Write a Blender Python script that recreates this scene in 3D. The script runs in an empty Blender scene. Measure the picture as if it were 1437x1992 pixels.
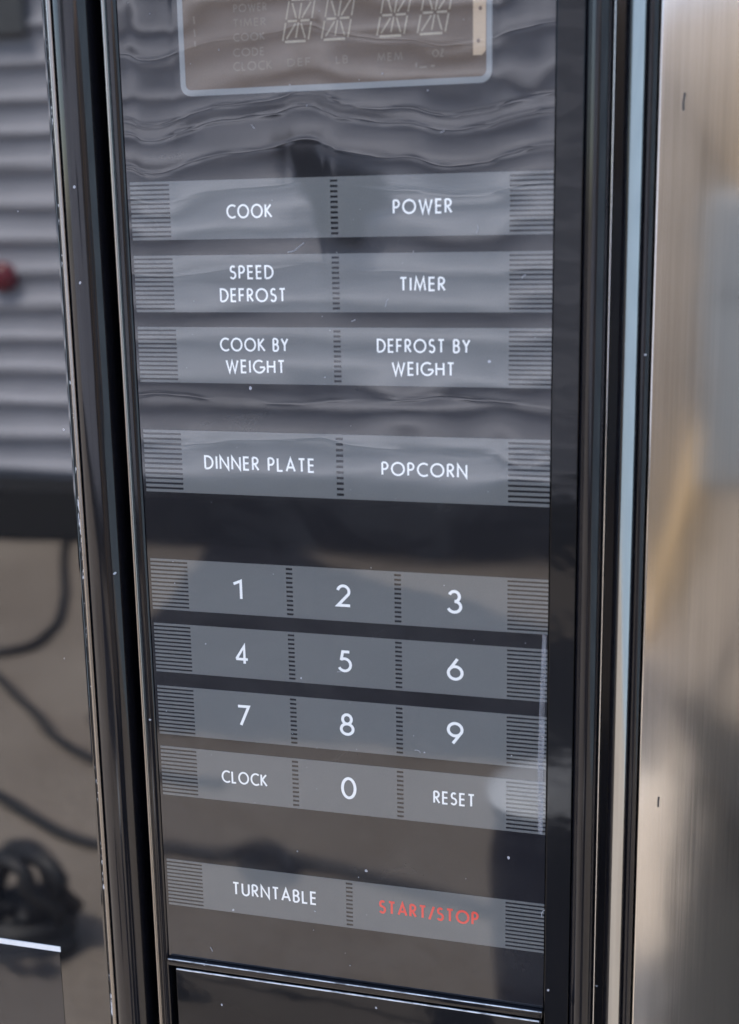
import bpy, bmesh, math, random
from mathutils import Vector, Matrix

# ------------------------------------------------------------------ scene, camera, light
S = bpy.context.scene
COL = S.collection
R = math.radians

cam_data = bpy.data.cameras.new("camera")
cam = bpy.data.objects.new("camera", cam_data)
COL.objects.link(cam)
CAMERA_POSITION = Vector((0.1065, -0.3469, 0.0755))
right = Vector((0.963472, 0.267279, -0.016866))
fwd = Vector((-0.264634, 0.940484, -0.213208)).normalized()
right = (right - fwd * right.dot(fwd)).normalized()
up = right.cross(fwd).normalized()
M = Matrix((right, up, -fwd)).transposed().to_4x4()
M.translation = CAMERA_POSITION
cam.matrix_world = M
cam_data.sensor_fit = 'VERTICAL'
cam_data.sensor_height = 24.0
cam_data.lens = 2521.4 / 1992 * 24.0
cam_data.clip_start = 0.01
cam_data.clip_end = 400
cam_data.dof.use_dof = True
cam_data.dof.focus_distance = 0.40
cam_data.dof.aperture_fstop = 8.0
S.camera = cam

SUN_EL, SUN_AZ = R(60), R(-32)          # azimuth from +Y towards +X
world = bpy.data.worlds.new("World")
S.world = world
world.use_nodes = True
wn = world.node_tree
sky = wn.nodes.new("ShaderNodeTexSky")
sky.sky_type = 'NISHITA'
sky.sun_disc = False
sky.sun_elevation = SUN_EL
sky.sun_rotation = SUN_AZ
sky.air_density = 1.0
sky.dust_density = 2.0
wn.links.new(sky.outputs[0], wn.nodes["Background"].inputs[0])
wn.nodes["Background"].inputs[1].default_value = 0.15

sun_data = bpy.data.lights.new("sun", 'SUN')
sun_data.energy = 2.2
sun_data.angle = R(0.6)
sun_data.color = (1.0, 0.95, 0.87)
sun = bpy.data.objects.new("sun", sun_data)
COL.objects.link(sun)
sd = Vector((math.sin(SUN_AZ) * math.cos(SUN_EL), math.cos(SUN_AZ) * math.cos(SUN_EL), math.sin(SUN_EL)))
sun.rotation_euler = sd.to_track_quat('Z', 'Y').to_euler()

S.view_settings.view_transform = 'Standard'
S.view_settings.look = 'None'
S.view_settings.exposure = 2.15
S.view_settings.gamma = 1.0
S.view_settings.use_curve_mapping = False
S.render.engine = 'CYCLES'
S.cycles.use_denoising = True
S.cycles.max_bounces = 8

GROUND = -1.2

# ------------------------------------------------------------------ materials
def new_mat(name):
    m = bpy.data.materials.new(name)
    m.use_nodes = True
    nt = m.node_tree
    b = nt.nodes["Principled BSDF"]
    return m, nt, b

def N(nt, t, **kw):
    n = nt.nodes.new(t)
    for k, v in kw.items():
        setattr(n, k, v)
    return n

def math_node(nt, op, a, b=None, c=None):
    n = N(nt, "ShaderNodeMath", operation=op)
    for i, v in enumerate((a, b, c)):
        if v is None:
            continue
        if isinstance(v, (int, float)):
            n.inputs[i].default_value = v
        else:
            nt.links.new(v, n.inputs[i])
    return n.outputs[0]

def position(nt):
    g = N(nt, "ShaderNodeNewGeometry")
    return g.outputs["Position"]

def scaled(nt, pos, sx, sy, sz, ox=0, oy=0, oz=0):
    v = N(nt, "ShaderNodeVectorMath", operation='MULTIPLY')
    nt.links.new(pos, v.inputs[0])
    v.inputs[1].default_value = (sx, sy, sz)
    a = N(nt, "ShaderNodeVectorMath", operation='ADD')
    nt.links.new(v.outputs[0], a.inputs[0])
    a.inputs[1].default_value = (ox, oy, oz)
    return a.outputs[0]

def noise(nt, vec, scale=1.0, detail=2.0, rough=0.5, dist=0.0):
    n = N(nt, "ShaderNodeTexNoise")
    nt.links.new(vec, n.inputs["Vector"])
    n.inputs["Scale"].default_value = scale
    n.inputs["Detail"].default_value = detail
    n.inputs["Roughness"].default_value = rough
    n.inputs["Distortion"].default_value = dist
    return n.outputs["Fac"]

def float_curve(nt, val, pts):
    n = N(nt, "ShaderNodeFloatCurve")
    c = n.mapping.curves[0]
    while len(c.points) > 2:
        c.points.remove(c.points[1])
    c.points[0].location = pts[0]
    c.points[-1].location = pts[-1]
    for p in pts[1:-1]:
        c.points.new(*p)
    n.mapping.update()
    nt.links.new(val, n.inputs["Value"])
    return n.outputs[0]

def ramp(nt, val, stops):
    n = N(nt, "ShaderNodeValToRGB")
    e = n.color_ramp.elements
    e[0].position, e[0].color = stops[0][0], (*stops[0][1], 1)
    e[1].position, e[1].color = stops[-1][0], (*stops[-1][1], 1)
    for p, c in stops[1:-1]:
        x = e.new(p)
        x.color = (*c, 1)
    nt.links.new(val, n.inputs[0])
    return n.outputs[0]

# Waves in the clear overlay of the control panel: one height field (metres) that every printed
# layer under it shares, so that the reflection runs on unbroken over panel, keys and lettering.
def film_height(nt):
    pos = position(nt)
    sep = N(nt, "ShaderNodeSeparateXYZ")
    nt.links.new(pos, sep.inputs[0])
    X, Z = sep.outputs[0], sep.outputs[2]
    u = math_node(nt, 'MULTIPLY_ADD', X, 1 / 0.14, 0.5)                # -70..70 mm
    v = math_node(nt, 'MULTIPLY_ADD', Z, 1 / 0.34, 0.5)                # -170..170 mm
    def ux(mm): return mm / 140 + 0.5
    def vz(mm): return mm / 340 + 0.5
    # shift of the mirrored lines, in picture pixels downwards / 100 + 0.5
    Spts = [(-70, 0), (-60, 2), (-54, 17), (-49, 14), (-44, 2), (-39, -10), (-33, -18), (-24, -27), (-14, -40), (-8, -46), (-2, -34),
            (3, -18), (10, -10), (22, 2), (33, 22), (41, 17), (47, 0), (54, -16), (60, -24), (70, -26)]
    s = float_curve(nt, u, [(ux(a), 0.5 + b / 100) for a, b in Spts])
    s = math_node(nt, 'MULTIPLY', math_node(nt, 'SUBTRACT', s, 0.5), -100 / 2521 / 2)
    Mp = [(-170, 0), (-50, 0), (0, 2.0), (50, 6.5), (72, 13), (88, 25), (110, 46), (170, 106)]
    mm_ = float_curve(nt, v, [(vz(a), b / 110) for a, b in Mp])
    h = math_node(nt, 'MULTIPLY', s, math_node(nt, 'MULTIPLY', mm_, 0.110))
    # slow unevenness, stretched sideways
    n1 = noise(nt, scaled(nt, pos, 17, 1, 42), 1, 1.0, 0.4)
    amp = float_curve(nt, v, [(0, 0.16), (vz(-90), 0.2), (vz(-30), 0.28), (vz(10), 0.6), (vz(60), 0.75), (vz(100), 0.85), (1, 0.9)])
    h = math_node(nt, 'ADD', h, math_node(nt, 'MULTIPLY', math_node(nt, 'MULTIPLY', n1, amp), 0.00010))
    n2 = noise(nt, scaled(nt, pos, 40, 1, 95, 4.1, 0, 2.2), 1, 1.0, 0.4)
    h = math_node(nt, 'ADD', h, math_node(nt, 'MULTIPLY', math_node(nt, 'MULTIPLY', n2, amp), 0.00001))
    # thin ripples that follow the same flow lines
    wob = noise(nt, scaled(nt, pos, 22, 1, 30, 7, 0, 1), 1, 2, 0.5)
    ph = math_node(nt, 'MULTIPLY_ADD', Z, 1.0, math_node(nt, 'MULTIPLY', s, 0.55))
    ph = math_node(nt, 'ADD', math_node(nt, 'MULTIPLY', ph, 380.0), math_node(nt, 'MULTIPLY', wob, 6.0))
    rip = math_node(nt, 'SINE', ph)
    rip = math_node(nt, 'ADD', rip, math_node(nt, 'MULTIPLY', math_node(nt, 'SINE', math_node(nt, 'MULTIPLY', ph, 1.73)), 0.45))
    ramp_ = float_curve(nt, v, [(0, 0.02), (vz(-100), 0.04), (vz(-10), 0.10), (vz(20), 0.45), (vz(50), 0.35), (vz(80), 0.45), (vz(95), 0.5), (1, 0.5)])
    h = math_node(nt, 'ADD', h, math_node(nt, 'MULTIPLY', math_node(nt, 'MULTIPLY', rip, ramp_), 0.000006))
    # narrow creases in the film, strongest just below the display
    wand = math_node(nt, 'SUBTRACT', noise(nt, scaled(nt, pos, 42, 1, 8, 2, 0, 3), 1, 1.5, 0.45), 0.5)
    fade = noise(nt, scaled(nt, pos, 38, 1, 160, 9, 0, 4), 1, 2, 0.5)
    fr = N(nt, "ShaderNodeMapRange")
    nt.links.new(fade, fr.inputs[0])
    fr.inputs[1].default_value = 0.36
    fr.inputs[2].default_value = 0.66
    for zc, follow, sig, a in ((0.1068, 0.75, 0.00045, 0.000026), (0.1029, 0.75, 0.00050, 0.000026), (0.0940, 0.80, 0.00050, 0.000030),
                               (0.0855, 0.45, 0.00055, 0.000012), (0.0640, 0.30, 0.00055, 0.000009), (0.0290, -0.30, 0.00045, 0.000014),
                               (0.0150, 0.35, 0.00055, 0.000010), (0.1240, 0.7, 0.00050, 0.000012)):
        d = math_node(nt, 'SUBTRACT', Z, zc)
        d = math_node(nt, 'SUBTRACT', d, math_node(nt, 'MULTIPLY', s, 0.721 * follow))
        d = math_node(nt, 'ADD', d, math_node(nt, 'MULTIPLY', wand, 0.0045))
        d = math_node(nt, 'MULTIPLY', d, 1 / sig)
        g = math_node(nt, 'EXPONENT', math_node(nt, 'MULTIPLY', math_node(nt, 'MULTIPLY', d, d), -0.5))
        h = math_node(nt, 'ADD', h, math_node(nt, 'MULTIPLY', math_node(nt, 'MULTIPLY', g, fr.outputs[0]), a * 0.6))
    # single lumps under the film
    for cx, cz, sx, sz, a in ((20.5, 26.5, 7.5, 5.0, 0.000055), (47, 30, 6, 9, 0.00006), (52, 8, 5, 5, 0.00008), (46, 47, 3, 12, 0.00003),
                              (-28, 27, 14, 5, 0.00002), (50, -92, 7, 6, 0.00005), (56, 100, 5, 14, 0.00008), (54, 124, 4, 10, -0.00006),
                              (20, -27, 14, 6, 0.00003)):
        dx = math_node(nt, 'MULTIPLY_ADD', X, 1000 / sx, -cx / sx)
        dz = math_node(nt, 'MULTIPLY_ADD', Z, 1000 / sz, -cz / sz)
        q = math_node(nt, 'ADD', math_node(nt, 'MULTIPLY', dx, dx), math_node(nt, 'MULTIPLY', dz, dz))
        g = math_node(nt, 'EXPONENT', math_node(nt, 'MULTIPLY', q, -0.5))
        h = math_node(nt, 'MULTIPLY_ADD', g, a, h)
    return h

def dust_mask(nt, pos, scale=160.0, size=0.045, keep=0.86):
    """sparse specks with a shape of their own: 1 on a speck"""
    warp = noise(nt, scaled(nt, pos, 900, 900, 900), 1, 1)
    vec = N(nt, "ShaderNodeVectorMath", operation='ADD')
    sc = scaled(nt, pos, scale, 0.01, scale)
    nt.links.new(sc, vec.inputs[0])
    w = N(nt, "ShaderNodeCombineXYZ")
    nt.links.new(math_node(nt, 'MULTIPLY', warp, 0.12), w.inputs[0])
    nt.links.new(math_node(nt, 'MULTIPLY', warp, 0.2), w.inputs[2])
    nt.links.new(w.outputs[0], vec.inputs[1])
    vo = N(nt, "ShaderNodeTexVoronoi")
    nt.links.new(vec.outputs[0], vo.inputs["Vector"])
    vo.inputs["Scale"].default_value = 1.0
    sepc = N(nt, "ShaderNodeSeparateColor")
    nt.links.new(vo.outputs["Color"], sepc.inputs[0])
    rad = math_node(nt, 'MULTIPLY', sepc.outputs[1], size * 1.6)
    near = math_node(nt, 'LESS_THAN', vo.outputs["Distance"], rad)
    pick = math_node(nt, 'GREATER_THAN', sepc.outputs[0], keep)
    return math_node(nt, 'MULTIPLY', near, pick)

def film_mat(name, color, ior=1.68, rough=0.035, mottling=0.12, dust=True):
    m, nt, b = new_mat(name)
    pos = position(nt)
    b.inputs["Roughness"].default_value = rough
    b.inputs["IOR"].default_value = ior
    bump = N(nt, "ShaderNodeBump")
    bump.inputs["Strength"].default_value = 1.0
    bump.inputs["Distance"].default_value = 1.0
    nt.links.new(film_height(nt), bump.inputs["Height"])
    nt.links.new(bump.outputs[0], b.inputs["Normal"])
    sm = noise(nt, scaled(nt, pos, 48, 1, 30, 3, 0, 9), 1, 5, 0.62, 0.6)
    rg = N(nt, "ShaderNodeMapRange")
    nt.links.new(sm, rg.inputs[0])
    rg.inputs[1].default_value = 0.35
    rg.inputs[2].default_value = 0.75
    rg.inputs[3].default_value = rough * 0.6
    rg.inputs[4].default_value = rough * 1.5
    nt.links.new(rg.outputs[0], b.inputs["Roughness"])
    n = noise(nt, scaled(nt, pos, 3800, 3800, 3800), 1, 2, 0.6)
    lo = tuple(c * (1 - mottling) for c in color)
    hi = tuple(min(1, c * (1 + mottling)) for c in color)
    c = ramp(nt, n, [(0.3, lo), (0.7, hi)])
    if dust:
        hz = N(nt, "ShaderNodeMix", data_type='RGBA')
        hf = N(nt, "ShaderNodeMapRange")
        nt.links.new(noise(nt, scaled(nt, pos, 26, 1, 44, 5, 0, 5), 1, 6, 0.66, 0.8), hf.inputs[0])
        hf.inputs[1].default_value = 0.42
        hf.inputs[2].default_value = 0.80
        hf.inputs[3].default_value = 0.0
        hf.inputs[4].default_value = 0.06
        nt.links.new(hf.outputs[0], hz.inputs["Factor"])
        nt.links.new(c, hz.inputs["A"])
        hz.inputs["B"].default_value = (0.34, 0.33, 0.31, 1)
        c = hz.outputs["Result"]
        mix = N(nt, "ShaderNodeMix", data_type='RGBA')
        nt.links.new(dust_mask(nt, pos), mix.inputs["Factor"])
        nt.links.new(c, mix.inputs["A"])
        mix.inputs["B"].default_value = (0.42, 0.42, 0.44, 1)
        c = mix.outputs["Result"]
    nt.links.new(c, b.inputs["Base Color"])
    return m

def gloss_mat(name, color, ior=1.6, rough=0.08, dust=True, wave=0.0, metal=0.0, wave_scale=(60, 60, 12)):
    m, nt, b = new_mat(name)
    pos = position(nt)
    b.inputs["Roughness"].default_value = rough
    b.inputs["IOR"].default_value = ior
    b.inputs["Metallic"].default_value = metal
    b.inputs["Base Color"].default_value = (*color, 1)
    if dust:
        mix = N(nt, "ShaderNodeMix", data_type='RGBA')
        nt.links.new(dust_mask(nt, pos, 210, 0.05, 0.8), mix.inputs["Factor"])
        mix.inputs["A"].default_value = (*color, 1)
        mix.inputs["B"].default_value = (0.4, 0.4, 0.42, 1)
        nt.links.new(mix.outputs["Result"], b.inputs["Base Color"])
    if wave:
        bump = N(nt, "ShaderNodeBump")
        bump.inputs["Strength"].default_value = 1.0
        bump.inputs["Distance"].default_value = 1.0
        h = math_node(nt, 'MULTIPLY', noise(nt, scaled(nt, pos, *wave_scale), 1, 2, 0.5), wave)
        nt.links.new(h, bump.inputs["Height"])
        nt.links.new(bump.outputs[0], b.inputs["Normal"])
    return m

def matte_mat(name, color, rough=0.7, var=0.2, scale=20, bump=0.0):
    m, nt, b = new_mat(name)
    tc = N(nt, "ShaderNodeTexCoord")
    n = noise(nt, tc.outputs["Object"], scale, 4, 0.6)
    lo = tuple(c * (1 - var) for c in color)
    hi = tuple(min(1, c * (1 + var)) for c in color)
    nt.links.new(ramp(nt, n, [(0.3, lo), (0.7, hi)]), b.inputs["Base Color"])
    b.inputs["Roughness"].default_value = rough
    if bump:
        bp = N(nt, "ShaderNodeBump")
        bp.inputs["Distance"].default_value = bump
        nt.links.new(n, bp.inputs["Height"])
        nt.links.new(bp.outputs[0], b.inputs["Normal"])
    return m

M_PANEL = film_mat("panel_ink", (0.0105, 0.0105, 0.0130))
M_KEY = film_mat("key_ink", (0.137, 0.139, 0.133))
M_WHITE = film_mat("white_ink", (0.86, 0.845, 0.79), mottling=0.02, dust=False)
M_RED = film_mat("red_ink", (0.74, 0.085, 0.065), mottling=0.05, dust=False)
M_BEZEL = film_mat("bezel_ink", (0.20, 0.207, 0.20))
M_WINDOW = film_mat("display_window_brown", (0.086, 0.056, 0.034), mottling=0.25)
M_SEG = film_mat("segment_beige", (0.29, 0.245, 0.175), mottling=0.25, dust=False)
M_SEGDIM = film_mat("segment_dim", (0.165, 0.132, 0.095), mottling=0.3, dust=False)
M_STRIP = film_mat("tan_strip", (0.42, 0.31, 0.20), mottling=0.1, dust=False)
M_DOT = film_mat("strip_dot", (0.15, 0.10, 0.07), dust=False)
M_MARGIN = gloss_mat("black_gloss_margin", (0.010, 0.010, 0.011), 1.38, 0.07, wave=0.00010, wave_scale=(70, 1, 80))
M_BLACK = gloss_mat("black_gloss_plastic", (0.006, 0.006, 0.008), 1.42, 0.10, wave=0.00004)
M_TRIM = gloss_mat("door_trim_gloss", (0.006, 0.006, 0.008), 1.5, 0.10, wave=0.0001, wave_scale=(120, 1, 25))
M_GLASS = gloss_mat("door_black_glass", (0.006, 0.006, 0.007), 2.0, 0.02, wave=0.00006, wave_scale=(9, 1, 30))
M_DARK = matte_mat("underside_shade_dark", (0.006, 0.006, 0.006), 0.8)  # dark colour for the shade under the trailer
M_METAL = gloss_mat("polished_metal", (0.62, 0.63, 0.64), 1.5, 0.10, dust=False, metal=1.0, wave=0.00002)
M_STRIPM = gloss_mat("brushed_strip", (0.34, 0.35, 0.355), 1.5, 0.12, dust=False, metal=1.0, wave=0.00002)
M_EDGE = gloss_mat("edge_highlight_metal", (0.27, 0.255, 0.24), 1.5, 0.22, dust=False, metal=1.0, wave=0.00006)  # pale metal standing in for the reflected line on rounded black edges

# ------------------------------------------------------------------ mesh helpers
def obj(name, bm, mat, parent=None, smooth=False):
    me = bpy.data.meshes.new(name)
    bm.normal_update()
    bm.to_mesh(me)
    bm.free()
    me.materials.append(mat)
    if smooth:
        for p in me.polygons:
            p.use_smooth = True
    o = bpy.data.objects.new(name, me)
    COL.objects.link(o)
    if parent is not None:
        o.parent = parent
        o.matrix_parent_inverse = parent.matrix_world.inverted()
    return o

def tag(o, label=None, cat=None, group=None, kind=None):
    if label: o["label"] = label
    if cat: o["category"] = cat
    if group: o["group"] = group
    if kind: o["kind"] = kind
    return o

def empty(name, loc):
    o = bpy.data.objects.new(name, None)
    o.empty_display_size = 0.05
    o.location = loc
    COL.objects.link(o)
    o.matrix_world = Matrix.Translation(loc)
    return o

def add_box(bm, x0, x1, y0, y1, z0, z1, bevel=0.0, seg=2):
    r = bmesh.ops.create_cube(bm, size=1.0)
    for v in r["verts"]:
        v.co = Vector(((x0 + x1) / 2 + v.co.x * (x1 - x0), (y0 + y1) / 2 + v.co.y * (y1 - y0), (z0 + z1) / 2 + v.co.z * (z1 - z0)))
    if bevel:
        es = list({e for v in r["verts"] for e in v.link_edges})
        bmesh.ops.bevel(bm, geom=es, offset=bevel, segments=seg, affect='EDGES', profile=0.6)

def plate(bm, x0, x1, z0, z1, yf, thick):
    """thin slab whose front face is at y = yf"""
    add_box(bm, x0, x1, yf, yf + thick, z0, z1)

def extrude_profile(bm, pts, z0, z1, closed=True):
    """pts: (x, y) outline drawn so that it is pulled along z"""
    lo = [bm.verts.new((x, y, z0)) for x, y in pts]
    hi = [bm.verts.new((x, y, z1)) for x, y in pts]
    n = len(pts)
    for i in range(n if closed else n - 1):
        j = (i + 1) % n
        bm.faces.new((lo[i], lo[j], hi[j], hi[i]))
    if closed:
        bm.faces.new(lo[::-1])
        bm.faces.new(hi)
    bmesh.ops.recalc_face_normals(bm, faces=bm.faces)

def mark_sharp(o, angle=40):
    me = o.data
    for p in me.polygons:
        p.use_smooth = True
    bm = bmesh.new()
    bm.from_mesh(me)
    for e in bm.edges:
        if len(e.link_faces) == 2 and e.calc_face_angle(0) > R(angle):
            e.smooth = False
    bm.to_mesh(me)
    bm.free()
    return o

def ribbon(bm, pts, w, y, closed=False):
    """flat stroke of width w through pts (x, z) at depth y, mitred"""
    n = len(pts)
    P = [Vector((a, b)) for a, b in pts]
    L, Rr = [], []
    for i in range(n):
        if closed:
            a, b, c = P[i - 1], P[i], P[(i + 1) % n]
            d1, d2 = (b - a).normalized(), (c - b).normalized()
        else:
            d1 = (P[i] - P[i - 1]).normalized() if i > 0 else (P[1] - P[0]).normalized()
            d2 = (P[i + 1] - P[i]).normalized() if i < n - 1 else d1
        n1, n2 = Vector((-d1.y, d1.x)), Vector((-d2.y, d2.x))
        m = (n1 + n2)
        if m.length < 1e-6:
            m = n1.copy()
        m.normalize()
        k = w / 2 / max(0.35, m.dot(n1))
        L.append(bm.verts.new((P[i].x + m.x * k, y, P[i].y + m.y * k)))
        Rr.append(bm.verts.new((P[i].x - m.x * k, y, P[i].y - m.y * k)))
    for i in range(n if closed else n - 1):
        j = (i + 1) % n
        bm.faces.new((Rr[i], Rr[j], L[j], L[i]))

# ------------------------------------------------------------------ stroke lettering (geometric sans capitals)
def arc(cx, cy, rx, ry, a0, a1, n=18):
    return [(cx + rx * math.cos(R(a0 + (a1 - a0) * i / n)), cy + ry * math.sin(R(a0 + (a1 - a0) * i / n))) for i in range(n + 1)]

def full(cx, cy, rx, ry, n=36):
    return [(cx + rx * math.cos(2 * math.pi * i / n), cy + ry * math.sin(2 * math.pi * i / n)) for i in range(n)]

GLYPH = {  # character: (advance width, [strokes]); a stroke whose first item is 'o' is a closed loop; cap height 1
    'A': (0.70, [[(0, 0), (.35, 1), (.70, 0)], [(.12, .30), (.58, .30)]]),
    'B': (0.46, [[(0, 0), (0, 1)], [(0, 1), (.20, 1)] + arc(.20, .765, .22, .235, 90, -90, 12)[1:] + [(0, .53)],
                 [(0, .53), (.21, .53)] + arc(.21, .265, .25, .265, 90, -90, 14)[1:] + [(0, 0)]]),
    'C': (0.74, [arc(.50, .5, .5, .5, 52, 308, 28)]),
    'D': (0.66, [[(0, 0), (0, 1), (.18, 1)] + arc(.18, .5, .48, .5, 90, -90, 22)[1:] + [(0, 0)]]),
    'E': (0.42, [[(.42, 1), (0, 1), (0, 0), (.42, 0)], [(0, .52), (.40, .52)]]),
    'F': (0.42, [[(.42, 1), (0, 1), (0, 0)], [(0, .50), (.38, .50)]]),
    'G': (0.92, [arc(.50, .5, .5, .5, 52, 352, 30), [(.995, .45), (.55, .45)]]),
    'H': (0.62, [[(0, 0), (0, 1)], [(.62, 0), (.62, 1)], [(0, .52), (.62, .52)]]),
    'I': (0.0, [[(0, 0), (0, 1)]]),
    'K': (0.56, [[(0, 0), (0, 1)], [(.52, 1), (.05, .50)], [(.09, .55), (.58, 0)]]),
    'L': (0.40, [[(0, 1), (0, 0), (.40, 0)]]),
    'M': (0.84, [[(0, 0), (.12, 1), (.42, .12), (.72, 1), (.84, 0)]]),
    'N': (0.68, [[(0, 0), (0, 1), (.68, 0), (.68, 1)]]),
    'O': (1.0, [['o'] + full(.5, .5, .5, .5)]),
    'P': (0.44, [[(0, 0), (0, 1)], [(0, 1), (.18, 1)] + arc(.18, .73, .26, .27, 90, -90, 14)[1:] + [(0, .46)]]),
    'R': (0.47, [[(0, 0), (0, 1)], [(0, 1), (.18, 1)] + arc(.18, .745, .25, .255, 90, -90, 14)[1:] + [(0, .49)], [(.15, .49), (.48, 0)]]),
    'S': (0.46, [arc(.235, .755, .20, .245, 38, 230, 14) + [(.23, .535)] + arc(.22, .265, .235, .265, 58, -150, 16)]),
    'T': (0.50, [[(0, 1), (.50, 1)], [(.25, 1), (.25, 0)]]),
    'U': (0.58, [[(0, 1), (0, .29)] + arc(.29, .29, .29, .29, 180, 360, 16)[1:] + [(.58, 1)]]),
    'W': (1.02, [[(0, 1), (.27, 0), (.51, .92), (.75, 0), (1.02, 1)]]),
    'Y': (0.58, [[(0, 1), (.29, .50), (.58, 1)], [(.29, .50), (.29, 0)]]),
    'Z': (0.52, [[(0, 1), (.52, 1), (0, 0), (.54, 0)]]),
    '/': (0.36, [[(-.02, -.08), (.38, 1.06)]]),
    ' ': (0.20, []),
    '0': (0.64, [['o'] + full(.32, .5, .32, .5)]),
    '1': (0.24, [[(0, .80), (.24, .97), (.24, 0)]]),
    '2': (0.56, [arc(.28, .71, .26, .29, 168, -28, 16) + [(.02, 0), (.58, 0)]]),
    '3': (0.54, [arc(.26, .755, .22, .245, 160, -85, 14), arc(.26, .265, .28, .265, 88, -160, 16)]),
    '4': (0.62, [[(.44, 0), (.44, .97), (0, .24)], [(-.02, .24), (.62, .24)]]),
    '5': (0.56, [[(.50, 1), (.17, 1), (.09, .55)], arc(.25, .32, .30, .32, 124, -152, 18)]),
    '6': (0.60, [['o'] + full(.30, .31, .30, .31, 30), [(.045, .46), (.40, 1.0)]]),
    '7': (0.54, [[(0, 1), (.53, 1), (.12, 0)]]),
    '8': (0.58, [['o'] + full(.29, .765, .215, .235, 26), ['o'] + full(.29, .265, .29, .265, 30)]),
    '9': (0.60, [['o'] + full(.30, .69, .30, .31, 30), [(.555, .54), (.20, 0.0)]]),
}

def lettering(bm, text, x0, x1, zc, h, y, weight=0.13, gap=0.21, slope=0.0):
    """text fitted between x0 and x1 (metres), centred on zc, capital height h"""
    w = weight * h
    ch = h - w                                  # skeleton height
    adv, total = [], 0.0
    for i, c in enumerate(text):
        a = GLYPH[c][0]
        adv.append((total, a))
        total += a + (gap + weight if i < len(text) - 1 else 0)
    sx = (x1 - x0 - w) / (total * ch) if total > 0 else 1.0
    k = 0
    for c, (ox, a) in zip(text, adv):
        for st in GLYPH[c][1]:
            closed = st[0] == 'o'
            pts = st[1:] if closed else st
            q = []
            for px, pz in pts:
                X = x0 + w / 2 + (ox + px) * ch * sx
                q.append((X, zc - h / 2 + w / 2 + pz * ch + slope * (X - (x0 + x1) / 2)))
            ribbon(bm, q, w, y - 0.000004 * (k % 5), closed)
            k += 1

# ------------------------------------------------------------------ ground
def ground_mat():
    m, nt, b = new_mat("dry_dirt_concrete")
    pos = position(nt)
    big = noise(nt, scaled(nt, pos, 1.1, 1.1, 1), 1, 4, 0.55)
    fine = noise(nt, scaled(nt, pos, 40, 40, 1), 1, 5, 0.65)
    mixv = math_node(nt, 'MULTIPLY_ADD', fine, 0.35, math_node(nt, 'MULTIPLY', big, 0.75))
    nt.links.new(ramp(nt, mixv, [(0.3, (0.17, 0.135, 0.105)), (0.52, (0.25, 0.21, 0.17)), (0.75, (0.33, 0.285, 0.235))]), b.inputs["Base Color"])
    b.inputs["Roughness"].default_value = 0.9
    bp = N(nt, "ShaderNodeBump")
    bp.inputs["Distance"].default_value = 0.01
    nt.links.new(fine, bp.inputs["Height"])
    nt.links.new(bp.outputs[0], b.inputs["Normal"])
    return m

bm = bmesh.new()
bmesh.ops.create_grid(bm, x_segments=2, y_segments=2, size=150)
for v in bm.verts:
    v.co.z = GROUND
tag(obj("ground", bm, ground_mat()), kind="structure")

# ------------------------------------------------------------------ the microwave oven
oven = empty("microwave_oven", (-0.12, 0.15, -0.19))
tag(oven, "glossy black microwave oven with grey touch keys and a small brown display", "microwave oven")
TOP, LOW = 0.185, -0.195

bm = bmesh.new()
add_box(bm, -0.400, 0.0840, 0.022, 0.36, LOW + 0.002, TOP - 0.002, 0.002)
obj("cabinet", bm, M_BLACK, oven)

# door: glass slab, chipped edge, bright seam, rounded stile
bm = bmesh.new()
add_box(bm, -0.400, -0.0833, 0.0, 0.0212, LOW, TOP, 0.0008, 3)
door = obj("door", bm, M_GLASS, oven)
tag(door, "black mirror-like glass door")

def chip_mat():
    m, nt, b = new_mat("chipped_glass_edge")
    pos = position(nt)
    n = noise(nt, scaled(nt, pos, 900, 900, 260), 1, 3, 0.65)
    n2 = noise(nt, scaled(nt, pos, 1, 1, 32), 1, 2, 0.5)
    k = math_node(nt, 'MULTIPLY_ADD', n2, 0.55, n)
    nt.links.new(ramp(nt, k, [(0.885, (0.008, 0.008, 0.009)), (0.92, (0.62, 0.63, 0.64))]), b.inputs["Base Color"])
    b.inputs["Roughness"].default_value = 0.3
    return m
bm = bmesh.new()
extrude_profile(bm, [(-0.08328, 0.0008), (-0.08328, 0.0002), (-0.08300, -0.0001), (-0.08262, -0.0001), (-0.0825, 0.0003), (-0.0825, 0.0211), (-0.08328, 0.0211)], LOW, TOP)
obj("chipped_edge", bm, chip_mat(), door)

def stile(points, name, mat, parent, sharp=50):
    bm = bmesh.new()
    extrude_profile(bm, points, LOW, TOP)
    return mark_sharp(obj(name, bm, mat, parent), sharp)

# rounded seam next to the glass edge, its highlight put in as metal
seam = [(-0.08248, 0.004), (-0.08248, 0.0)] + [(-0.08180 + 0.00068 * math.cos(R(a)), -0.0003 - 0.00022 * math.sin(R(a))) for a in range(180, 0, -20)][1:] + [(-0.08112, 0.0), (-0.08112, 0.004)]
stile(seam, "edge_seam", M_EDGE, door)
# convex stile
prof = [(-0.08108, 0.021), (-0.08108, 0.0006)]
for i in range(17):
    t = i / 16
    a = R(128 - 118 * t)
    prof.append((-0.0765 + 0.0070 * math.cos(a) * 1.0, 0.0047 - 0.0062 * math.sin(a)))
prof += [(-0.0694, 0.0062), (-0.0694, 0.021)]
prof = [p for p in prof if p[0] >= -0.08109]
stile(prof, "door_stile", M_TRIM, door)

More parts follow.
